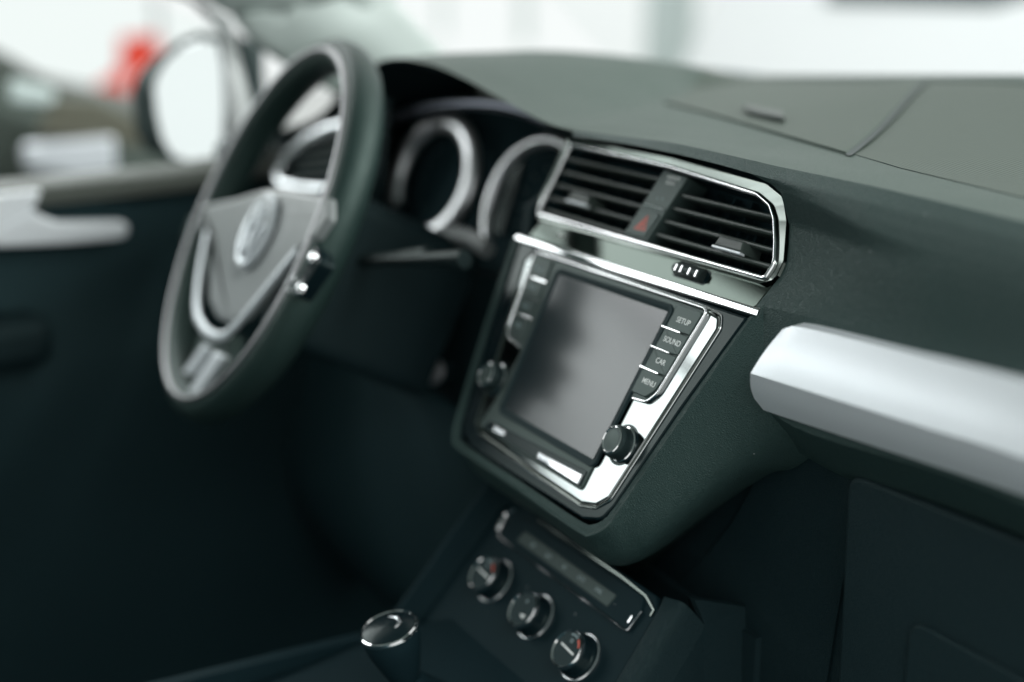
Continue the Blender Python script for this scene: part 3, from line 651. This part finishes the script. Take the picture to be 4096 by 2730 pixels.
build('side_wall', loft([pW, [V((p.x+26, p.y, -620)) for p in pW]], 40, 2, curved=False), 'leather_dark', con)
w0 = pW[0]; build('front_wall', prism([w0+V((-14, 0, 14)), V((w0.x-6, 64, w0.z+2)), V((w0.x+26, 64, -620)), V((w0.x+26, w0.y, -620)), w0], (-6, 0, 0)), 'leather_dark', con)
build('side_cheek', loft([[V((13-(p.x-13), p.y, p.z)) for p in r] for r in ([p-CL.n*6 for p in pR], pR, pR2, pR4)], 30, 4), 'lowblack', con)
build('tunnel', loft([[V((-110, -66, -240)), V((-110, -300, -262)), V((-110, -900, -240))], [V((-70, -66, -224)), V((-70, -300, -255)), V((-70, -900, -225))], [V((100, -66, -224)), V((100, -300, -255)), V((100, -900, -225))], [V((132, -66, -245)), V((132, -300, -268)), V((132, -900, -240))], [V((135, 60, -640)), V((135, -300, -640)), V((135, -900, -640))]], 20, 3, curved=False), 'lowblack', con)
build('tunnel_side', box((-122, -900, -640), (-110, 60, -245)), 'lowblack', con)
build('upper_back', prism([(-125, 60, -175), (150, 60, -175), (150, 60, -420), (-125, 60, -420)], (0, 8, 0)), 'black', con)
# ================================================================== GEAR SELECTOR
gs = thing('gear_selector', 'gear selector knob with a chrome ringed glossy top in the dark footwell', 'gear lever', (13, -175, -260))
GP = Plane((13, -172, -176), 74)
def at_g(x, y): p = hit(x, y, GP.o, GP.n)-GP.o; return (p.dot(GP.u), p.dot(GP.v))
gu, gv = at_g(893*K, 1443*K)
build('shaft', lathe(GP, gu, gv, [(10, -90), (9, -40), (14, -30)], 24), 'rubber', gs)
build('boot', lathe(GP, gu, gv, [(52, -92), (40, -80), (24, -60), (12, -44)], 24), 'lowblack', gs)
build('grip', lathe(GP, gu, gv, [(10, -45), (14, -34), (19.5, -16), (21, -7), (20.4, -2)], 40), 'lowblack', gs)
build('chrome_ring', lathe(GP, gu, gv, [(21.2, -3), (21.5, -1.5), (21, 0), (20, .6), (19.4, 0)], 48, cap=False), 'chrome', gs)
build('top_cap', lathe(GP, gu, gv, [(19.4, -1.5), (19, 0.4), (13, 2.2), (.01, 2.8)], 40), 'gloss', gs)
build('shift_pattern', sweep(GP, [(gu-9, gv+5), (gu-3, gv+9), (gu+5, gv+8), (gu+8, gv+2)], rnd(2.4, 1, 2.9, 6), closed=False), 'satin', gs)
# ================================================================== STEERING WHEEL
sw = thing('steering_wheel', 'black leather steering wheel with silver spoke trim and round chrome badge', 'steering wheel', WH.P(0, 0, 0))
def circ(r, n=96, cx=0, cy=0, a0=0, a1=360): return [(cx+r*math.cos(R_(a0+(a1-a0)*k/n)), cy+r*math.sin(R_(a0+(a1-a0)*k/n))) for k in range(n if a1-a0 == 360 else n+1)]
rim = []
for k in range(120):
    a = 2*math.pi*k/120; x, y = 172*math.cos(a), 172*math.sin(a)
    rim.append((x, y))
build('rim', sweep(WH, rim, [(15*math.cos(2*math.pi*k/20), -17+18*math.sin(2*math.pi*k/20)) for k in range(20)]), 'wheel', sw, angle=80)
build('rim_highlight', sweep(WH, offset(rim, -1.5), rnd(6.5, 6, .5, 10)), mat('rim_highlight_metal', (0.42, 0.42, 0.43), .4, 1.0), sw, angle=80, label='thin pale ring shaped as the highlight on the front of the rim')  # highlight along the rim's front edge, modelled as a pale metal ring
def wuv(h, *L):
    p = Plane(WH.P(0, 0, h), 26.65, -4.8); return p.uv(ov(*L))
hubp = rpoly(wuv(2, (462, 470), (500, 462), (545, 452), (600, 434), (640, 430), (700, 440), (755, 452), (755, 500), (725, 545), (690, 572), (640, 628), (560, 728), (522, 744), (492, 728), (476, 690), (480, 600), (488, 545), (455, 530)), 4, 3)
if sum(hubp[i-1][0]*hubp[i][1]-hubp[i][0]*hubp[i-1][1] for i in range(len(hubp))) < 0: hubp = hubp[::-1]
hub = build('hub_cover', plate(WH, hubp, -5, 2, 5), 'hub', sw, angle=60)
build('hub_dome', lathe(WH, *(wuv(4, (575, 540))[0]), [(48, -6), (44, 1), (36, 4), (.01, 6)], 48), 'hub', hub)
for q in (((445, 500), (482, 500), (470, 560), (425, 560)), ((725, 455), (778, 458), (768, 520), (700, 585)), ((470, 770), (545, 770), (500, 955), (415, 945))):
    pp = rpoly(wuv(-20, *q), 4)
    if sum(pp[i-1][0]*pp[i][1]-pp[i][0]*pp[i-1][1] for i in range(len(pp))) < 0: pp = pp[::-1]
    build('spoke', plate(WH, pp, -28, -14, 4), 'wheel', sw)
build('lower_trim', sweep(WH, wuv(-6, (490, 540), (480, 590), (470, 650), (465, 700), (468, 735), (486, 766), (510, 780), (534, 776), (560, 752), (610, 692), (655, 635), (700, 580)), rnd(10, 6, 0, 10), closed=False), 'silver', sw, angle=80, label='satin V-shaped trim under the hub')
for q in (((480, 795), (492, 800), (450, 868), (430, 862)), ((508, 812), (530, 822), (462, 920), (440, 912))):
    pp = rpoly(wuv(-10, *q), 3)
    if sum(pp[i-1][0]*pp[i][1]-pp[i][0]*pp[i-1][1] for i in range(len(pp))) < 0: pp = pp[::-1]
    build('spoke_inlay', plate(WH, pp, -10, -3, 2.5), 'silver', sw)
bu, bv = wuv(9, (584, 528))[0]
bdg = build('badge', lathe(WH, bu, bv, [(35, 4), (35, 7), (32, 9.5), (28, 8.5)], 56), 'silver', sw, label='round badge with the letters V over W')
build('badge_field', lathe(WH, bu, bv, [(28.4, 7.5), (28.2, 8.8)], 48), 'satin', bdg)
build('emblem', sweep(WH, [(bu-10, bv+21), (bu, bv+2), (bu+10, bv+21)], rnd(5.5, 4, 9.5, 8), closed=False), 'silver', bdg)
build('emblem', sweep(WH, [(bu-23, bv+8), (bu-9, bv-21), (bu, bv-2), (bu+9, bv-21), (bu+23, bv+8)], rnd(5.5, 4, 9.8, 8), closed=False), 'silver', bdg)
def keypad(pts, keys):
    pp = rpoly(wuv(-2, *pts), 4)
    if sum(pp[i-1][0]*pp[i][1]-pp[i][0]*pp[i-1][1] for i in range(len(pp))) < 0: pp = pp[::-1]
    kp = build('key_pad', plate(WH, pp, -16, -2, 3), 'gloss', sw)
    for q in keys:
        a, b = wuv(1, q)[0]; build('key', lathe(WH, a, b, [(6, -3), (6, 0), (4.6, 1.4), (.01, 2)], 20), 'chrome', kp)
keypad(((672, 585), (725, 560), (735, 600), (680, 680), (640, 665)), ((690, 590), (712, 592), (672, 640), (660, 660), (683, 662)))
keypad(((448, 490), (540, 462), (548, 500), (480, 540), (452, 530)), ((520, 480), (535, 492), (470, 515), (486, 528)))
cl = thing('steering_column', 'dark steering column shroud behind the wheel with stalks', 'steering column', WC.P(0, 0, -60))
build('shroud', plate(WC, rpoly([(-60, -90), (60, -90), (55, 60), (-55, 60)], 20), -190, -55, 12), 'black', cl)
for s_, q in ((1, (985, 588)), (1, (1068, 596))):
    e = hit(q[0]*K, q[1]*K, (0, -20, 0), V((0, 1, 0))); build('stalk', tube([WC.P(30, 0, -75), WC.P(30, 0, -75).lerp(e, .6), e], [5, 5, 8], 12), 'rubber', cl)
kx = hit(997*K, 852*K, (0, 40, 0), V((0, 1, 0)))
KP = Plane(kx, 15, 20)
ks = thing('ignition_lock', 'round silver ignition switch on the dark panel beside the steering column', 'ignition', kx)
build('lock_barrel', lathe(KP, 0, 0, [(15, -30), (15, -2), (13.5, 0)], 32), 'black', ks)
build('lock_face', lathe(KP, 0, 0, [(13.5, -1), (13, 3), (8, 6), (.01, 8)], 32), 'ringmetal', ks)
# ================================================================== INSTRUMENT CLUSTER
ic = thing('instrument_cluster', 'dark instrument cluster with two satin ringed round gauges under the hood', 'instrument cluster', GA.P(80, 0, -20))
build('housing', plate(GA, rpoly([(-110, -80), (230, -80), (250, 0), (220, 78), (-80, 88), (-120, 20)], 20), -40, -24, 3), 'deep', ic)
rb = rnd(0, 0)
for cx, lab, cy, gr in ((-6, 'left round gauge', 0, 59), (158, 'right round gauge', -9, 65)):
    g = build('gauge_dial', lathe(GA, cx, cy, [(52, -24), (52, -20), (50, -19)], 48), 'deep', ic, label=lab)
    arc = circ(gr, 60, cx, cy, -72, 215)
    build('gauge_ring', sweep(GA, arc, rnd(20 if cx < 0 else 11, 14, -2, 12), closed=False), M['ringmetal'], g, angle=80)
    for q in range(13):
        a = R_(225-q*22.5); build('tick', prism([GA.P(cx+rr*math.cos(a+da), cy+rr*math.sin(a+da), -18.8) for rr, da in ((46, -.012), (46, .012), (41, .012), (41, -.012))], GA.n*.3), 'markdim', g)
build('display', plate(GA, rpoly([(62, -38), (100, -38), (100, 40), (62, 40)], 3), -24, -20, .5), 'gloss', ic)
arcT = atY(ov((900, 275), (980, 250), (1080, 240), (1180, 250), (1270, 285)), 95)
build('cowl_trim', tube(smooth_line(arcT, 30), 5, 10), mat('dull_metal', (0.25, 0.27, 0.32), .35, .8), ic)
# ================================================================== DRIVER SIDE VENT
lv = thing('side_air_vent', 'air vent with a curved silver surround seen through the steering wheel', 'air vent', (-640, 50, 60))
LV = Plane((-640, 16, 60), 10, 8)
L = LV.uv(ov((800, 290), (760, 300), (715, 322), (675, 355), (640, 398), (650, 430), (700, 438), (790, 445)))
build('surround', sweep(LV, L, rnd(17, 10, 3, 10), closed=False), 'satin', lv, angle=80)
Lb = LV.uv(ov((810, 300), (730, 325), (665, 395), (670, 432), (800, 440)))
build('duct', plate(LV, Lb, -12, -6, .5), 'deep', lv)
for k in range(4):
    a, b = LV.uv(ov((700-k*10, 350+k*22), (800, 330+k*24)))
    build('slat', prism([LV.P(a[0], a[1], 0), LV.P(b[0], b[1], 0), LV.P(b[0], b[1]+3, 0), LV.P(a[0], a[1]+3, 0)], LV.n*-12), 'slat', lv)
# ================================================================== DRIVER DOOR
dr = thing('driver_door', 'closed driver door with silver pull handle and side window', 'car door', (-700, -400, -600))
sill = [V((-735, y, z)) for y, z in ((-1500, 30), (-600, 44), (-277, 53), (-61, 62), (90, 78), (200, 90))]
sill2 = [V((-690, p.y, p.z-6)) for p in sill]; sill3 = [V((-684, p.y, p.z-24)) for p in sill]; sill4 = [V((-700, p.y, p.z-40)) for p in sill]
build('sill_top', loft([sill, sill2, sill3], 40, 4), 'sill', dr)
build('inner_panel', loft([sill3, sill4, [V((-690, p.y, -90)) for p in sill], [V((-660, p.y, -190)) for p in sill], [V((-700, p.y, -600)) for p in sill]], 40, 4), 'door_card', dr)
hp = atX(ov((-60, 455), (95, 438), (84, 470), (60, 500), (-60, 560)), -678); build('handle_bezel', prism(hp, (-14, 0, 0)), 'door_silver', dr, bevel=2)
hp = atX(ov((-60, 572), (-60, 556), (82, 486), (100, 500), (135, 512), (285, 510), (298, 522), (292, 546), (270, 552), (150, 562)), -674); build('pull_handle', prism(hp, (-18, 0, 0)), 'door_silver', dr, bevel=3)
build('armrest', box((-700, -900, -130), (-620, -250, -80)), 'leather_dark', dr, bevel=15)
def yz(x, L): return [V((x, a, b)) for a, b in L]
def band(L0, L1, th=14): 
    bm = loft([L0, L1], 24, 1, curved=False); return bm
# front upright of the window frame and the roof rail above the glass
f1 = atX(ov((440, -8), (505, 22), (528, 60), (545, 120), (560, 200), (575, 262), (590, 330)), -712); f2 = atX(ov((350, -40), (468, 10), (503, 45), (515, 110), (520, 200), (520, 290), (520, 380)), -712)
fr_ = [V((-700, -1500, 430)), V((-705, -900, 440)), V((-710, -400, 340))]
o = build('window_frame', band(fr_+f1, [p+V((0, 0, -14)) for p in fr_]+f2), 'doorwhite', dr); so = o.modifiers.new('s', 'SOLIDIFY'); so.thickness = .012
dv = atX(ov((538, 75), (552, 80), (586, 205), (572, 215)), -705); build('quarter_post', prism(dv, (-10, 0, 0)), 'black', dr)
build('window_glass', prism(yz(-722, [(-1500, 30), (-10, 60), (-10, 205), (-400, 345), (-900, 440), (-1500, 430)]), (-3, 0, 0)), 'glass', dr, smooth=False)
mf = build('mirror_base', prism(atX(ov((508, 350), (575, 255), (625, 270), (625, 400), (520, 400)), -700), (-30, 0, 0)), 'black', dr, bevel=4)
# mirror housing and glass
MPl = Plane(((-875), -23.5, 122), 5, 33)
mo = MPl.uv(ov((352, 200), (362, 170), (385, 135), (420, 105), (460, 92), (500, 98), (512, 150), (514, 240), (512, 340), (490, 372), (440, 376), (395, 358), (372, 320), (358, 260)))
mho = rpoly(Plane(MPl.P(0, 0, -14), 5, 33).uv(ov((286, 205), (300, 165), (335, 125), (400, 92), (460, 78), (516, 88), (524, 350), (500, 388), (440, 396), (380, 382), (318, 352), (294, 300))), 12, 4)
mh = build('mirror_housing', plate(MPl, mho if sum(mho[i-1][0]*mho[i][1]-mho[i][0]*mho[i-1][1] for i in range(len(mho))) > 0 else mho[::-1], -90, -12, 24), 'rubber', dr, label='dark glossy door mirror housing')
build('mirror_housing', prism([MPl.P(a, b, -10) for a, b in MPl.uv(ov((500, 330), (560, 330), (600, 380), (500, 392)))], (0, 40, 0)), 'black', dr)
build('mirror_rim', sweep(MPl, offset(mo, 5), rnd(10, 10, -3, 10)), 'rubber', mh)
build('mirror_glass', plate(MPl, mo, -4, 0, 1), 'mirror', mh)
# A-pillar and windscreen
pl = thing('windscreen_pillar', 'pale grey windscreen pillar rising behind the steering wheel', 'car pillar', (-680, 150, 100))
pa = atX(ov((460, -30), (530, 45), (640, 122), (740, 175), (830, 250)), -690); pb_ = atX(ov((800, -60), (872, 0), (925, 45), (985, 108), (1060, 190)), -660)
o = build('pillar_trim', loft([[V((-600, -700, 570))]+pa, [V((-640, -680, 590))]+[a.lerp(b, .5)+V((18, 0, 4)) for a, b in zip(pa, pb_)], [V((-600, -600, 600))]+pb_], 40, 5), 'trimgrey', pl)
so = o.modifiers.new('s', 'SOLIDIFY'); so.thickness = .02
build('rubber_seal', tube(smooth_line([p+V((6, 0, 0)) for p in pb_], 20), 5, 8), M['colgrey'], pl)
wsc = build('windscreen', loft([[V((-640, 470, 150)), V((0, 620, 165)), V((700, 470, 150))], [V((-600, 200, 360)), V((0, 320, 380)), V((620, 200, 360))], [V((-560, 10, 520)), V((0, 60, 552)), V((580, 10, 520))]], 30, 6), 'glass')
tag(wsc, 'clear windscreen glass above the dashboard', 'windscreen')
# ================================================================== SEATS
def seat(x, label):
    t = thing('front_seat', label, 'car seat', (x, -850, -620), 'front seats of the car')
    P0 = Plane((x, -700, -330), 82); 
    build('cushion', plate(P0, rpoly([(-230, -250), (230, -250), (240, 230), (-240, 230)], 60), -120, 60, 45), 'seat', t)
    for s in (-1, 1): build('bolster', tube(smooth_line([(x+s*215, -440, -290), (x+s*225, -600, -250), (x+s*225, -900, -255)], 12), [40, 48, 50, 52, 54, 54, 54, 54, 52, 50, 48, 40], 14), 'seat', t)
    P1 = Plane((x, -960, 20), 14)
    build('backrest', plate(P1, rpoly([(-225, -300), (225, -300), (210, 100), (170, 310), (-170, 310), (-210, 100)], 60), -120, 0, 45), 'seat', t)
    build('headrest', plate(Plane((x, -1010, 430), 12), rpoly([(-135, -80), (135, -80), (120, 90), (-120, 90)], 40), -80, 30, 30), 'seat', t)
    return t
seat(-370, 'dark fabric driver seat, only its bolster showing in the lower left corner')
seat(380, 'dark fabric passenger seat on the side of the open door')
# ================================================================== SHOWROOM
struct(build('back_wall', box((-16000, 13000, -1000), (10000, 13200, 700)), 'wall'))
def column(p, h0, h1, wd, y, label, m, group=None):
    a = hit(p[0]*K, p[1]*K, (0, y, 0), V((0, 1, 0)))
    c = build('showroom_column', box((a.x-wd/2, y, h0), (a.x+wd/2, y+wd, h1)), m); tag(c, label, 'column', group); return c
column((1505, 80), -960, 2600, 420, 9000, 'grey showroom column beside the white car', 'colgrey')
column((1195, 60), -960, 3200, 160, 11500, 'thin pale window post behind the middle of the dashboard', 'mullion')
column((1010, 60), -960, 3200, 130, 11500, 'thin pale window post just right of the windscreen pillar', 'mullion')
# white car flank beyond the windscreen
def vehicle(name, label, ox, oy, oz, ang, prof_, glassp, wid, paint, lamps=None, wheels=()):
    t = thing(name, label, 'parked car', (ox, oy, oz)); ca, sa = math.cos(ang), math.sin(ang)
    X = lambda l, w_, z: V((ox+l*ca-w_*sa, oy+l*sa+w_*ca, oz+z))
    bm = bmesh.new(); rws = []
    for w_, k in ((-.5, .86), (-.485, .95), (-.44, 1), (.44, 1), (.485, .95), (.5, .86)):
        rws.append([bm.verts.new(X(l, w_*wid*(1 if z < 900 else .84), 300+(z-300)*k if z > 300 else z)) for l, z in prof_])
    n = len(prof_)
    for i in range(5):
        for j in range(n): bm.faces.new((rws[i][j], rws[i][(j+1) % n], rws[i+1][(j+1) % n], rws[i+1][j]))
    bm.faces.new(rws[0][::-1]); bm.faces.new(rws[-1]); build('body', bm, paint, t, angle=50)
    for g in glassp:
        for s in (-1, 1):
            build('side_window', prism([X(l, s*wid*.43, z) for l, z in g], V((-sa, ca, 0))*(s*16)), 'carglass', t)
    for l, z in (lamps or []):
        for s in (-1, 1): 
            q = X(l, s*wid*.36, z); build('headlamp', lathe(Plane(q, 8, math.degrees(ang)+90 if l > 0 else math.degrees(ang)-90), 0, 0, [(150, -60), (150, 20), (110, 60), (.01, 80)], 20), 'lampglass', t)
    for l in wheels:
        for s in (-1, 1):
            wq = Plane(X(l, s*wid*.46, 330), 0, math.degrees(ang)+(0 if s < 0 else 180))
            tw_ = build('wheel', lathe(wq, 0, 0, [(330, -110), (340, -60), (330, 70), (240, 90)], 32), 'rubber', t); build('rim', lathe(wq, 0, 0, [(235, 60), (220, 95), (60, 80), (.01, 85)], 24), 'satin', tw_)
    return t
suv = [(-2200, 250), (2150, 250), (2250, 600), (2150, 950), (1150, 1080), (450, 1620), (-300, 1690), (-1700, 1640), (-2150, 1080), (-2280, 650)]
# ray through the top right of the photo
a = hit(1550*K, 120*K, (0, 3500, 0), V((0, 1, 0)))
vehicle('white_car', 'large white car parked beyond the windscreen', a.x+2850, 4400, -960, 0.0, [(x*1.25, z*(1.0 if z < 1000 else 1.12)+(60 if z > 900 else 0)) for x, z in suv], [[(-1900, 1110), (-600, 1110), (-600, 1760), (-1600, 1740)], [(-450, 1110), (900, 1110), (450, 1740), (-450, 1770)]], 1900, 'carpaint_w', [(2700, 850)], (-1700, 1750))
def dc(px_, py_): return hit(px_*K, py_*K, (-1790, 0, 0), V((1, 0, 0)))
pts_ = [dc(*q) for q in ((0, 112), (60, 142), (110, 172), (190, 208), (270, 240), (330, 266), (420, 290))]
cen = -1300
sp_ = [(-2200, 250), (2180, 250), (2240, 600), (2150, 760), (1900, 860)]+[(p.y-cen, p.z+960) for p in pts_[::-1]]+[(560, 1370), (300, 1480), (60, 1500), (-60, 1420), (-120, 1080), (-2150, 1060), (-2250, 700)]
dcar = vehicle('dark_car', 'dark car with bright headlamp parked beyond the driver window', -2600, cen, -960, R_(90), sp_, [[(0, 1060), (760, 1060), (520, 1300), (280, 1400), (20, 1410)]], 1800, 'carpaint_d', [], (-1350, 1350))
for q in (((25, 318), (230, 300), (236, 378), (150, 388), (30, 372)), ((0, 172), (100, 196), (95, 230), (0, 225))):
    build('headlamp' if q[0][1] > 200 else 'light_strip', prism([dc(*w_)+V((110, 0, 0)) for w_ in q], (-30, 0, 0)), 'lampglass' if q[0][1] > 200 else 'colgrey', dcar, bevel=8)
build('side_panel', prism([dc(*w_)+V((96, 0, 0)) for w_ in ((100, 215), (200, 220), (290, 262), (330, 330), (60, 300))], (-30, 0, 0)), mat('brown_body_panel', (0.11, 0.10, 0.075), .5), dcar, bevel=8)
a = [hit(x*K, y*K, (-6500, 0, 0), V((1, 0, 0))) for x, y in ((283, 100), (350, 96), (352, 140), (330, 165), (302, 180), (296, 222), (240, 222), (238, 190), (280, 165))]
cb = sum(a, V())/len(a); a = [cb+(p-cb)*1.22 for p in a]
bn = thing('red_banner', 'red banner hanging on a pole outside the driver window', 'banner', (a[5].x, a[5].y, -960))
build('cloth', prism(a, (-30, 0, 0)), 'banner', bn); build('pole', tube([V((a[0].x-40, a[0].y+200, -960)), V((a[0].x-40, a[0].y+200, 2000))], 18, 8), 'satin', bn)
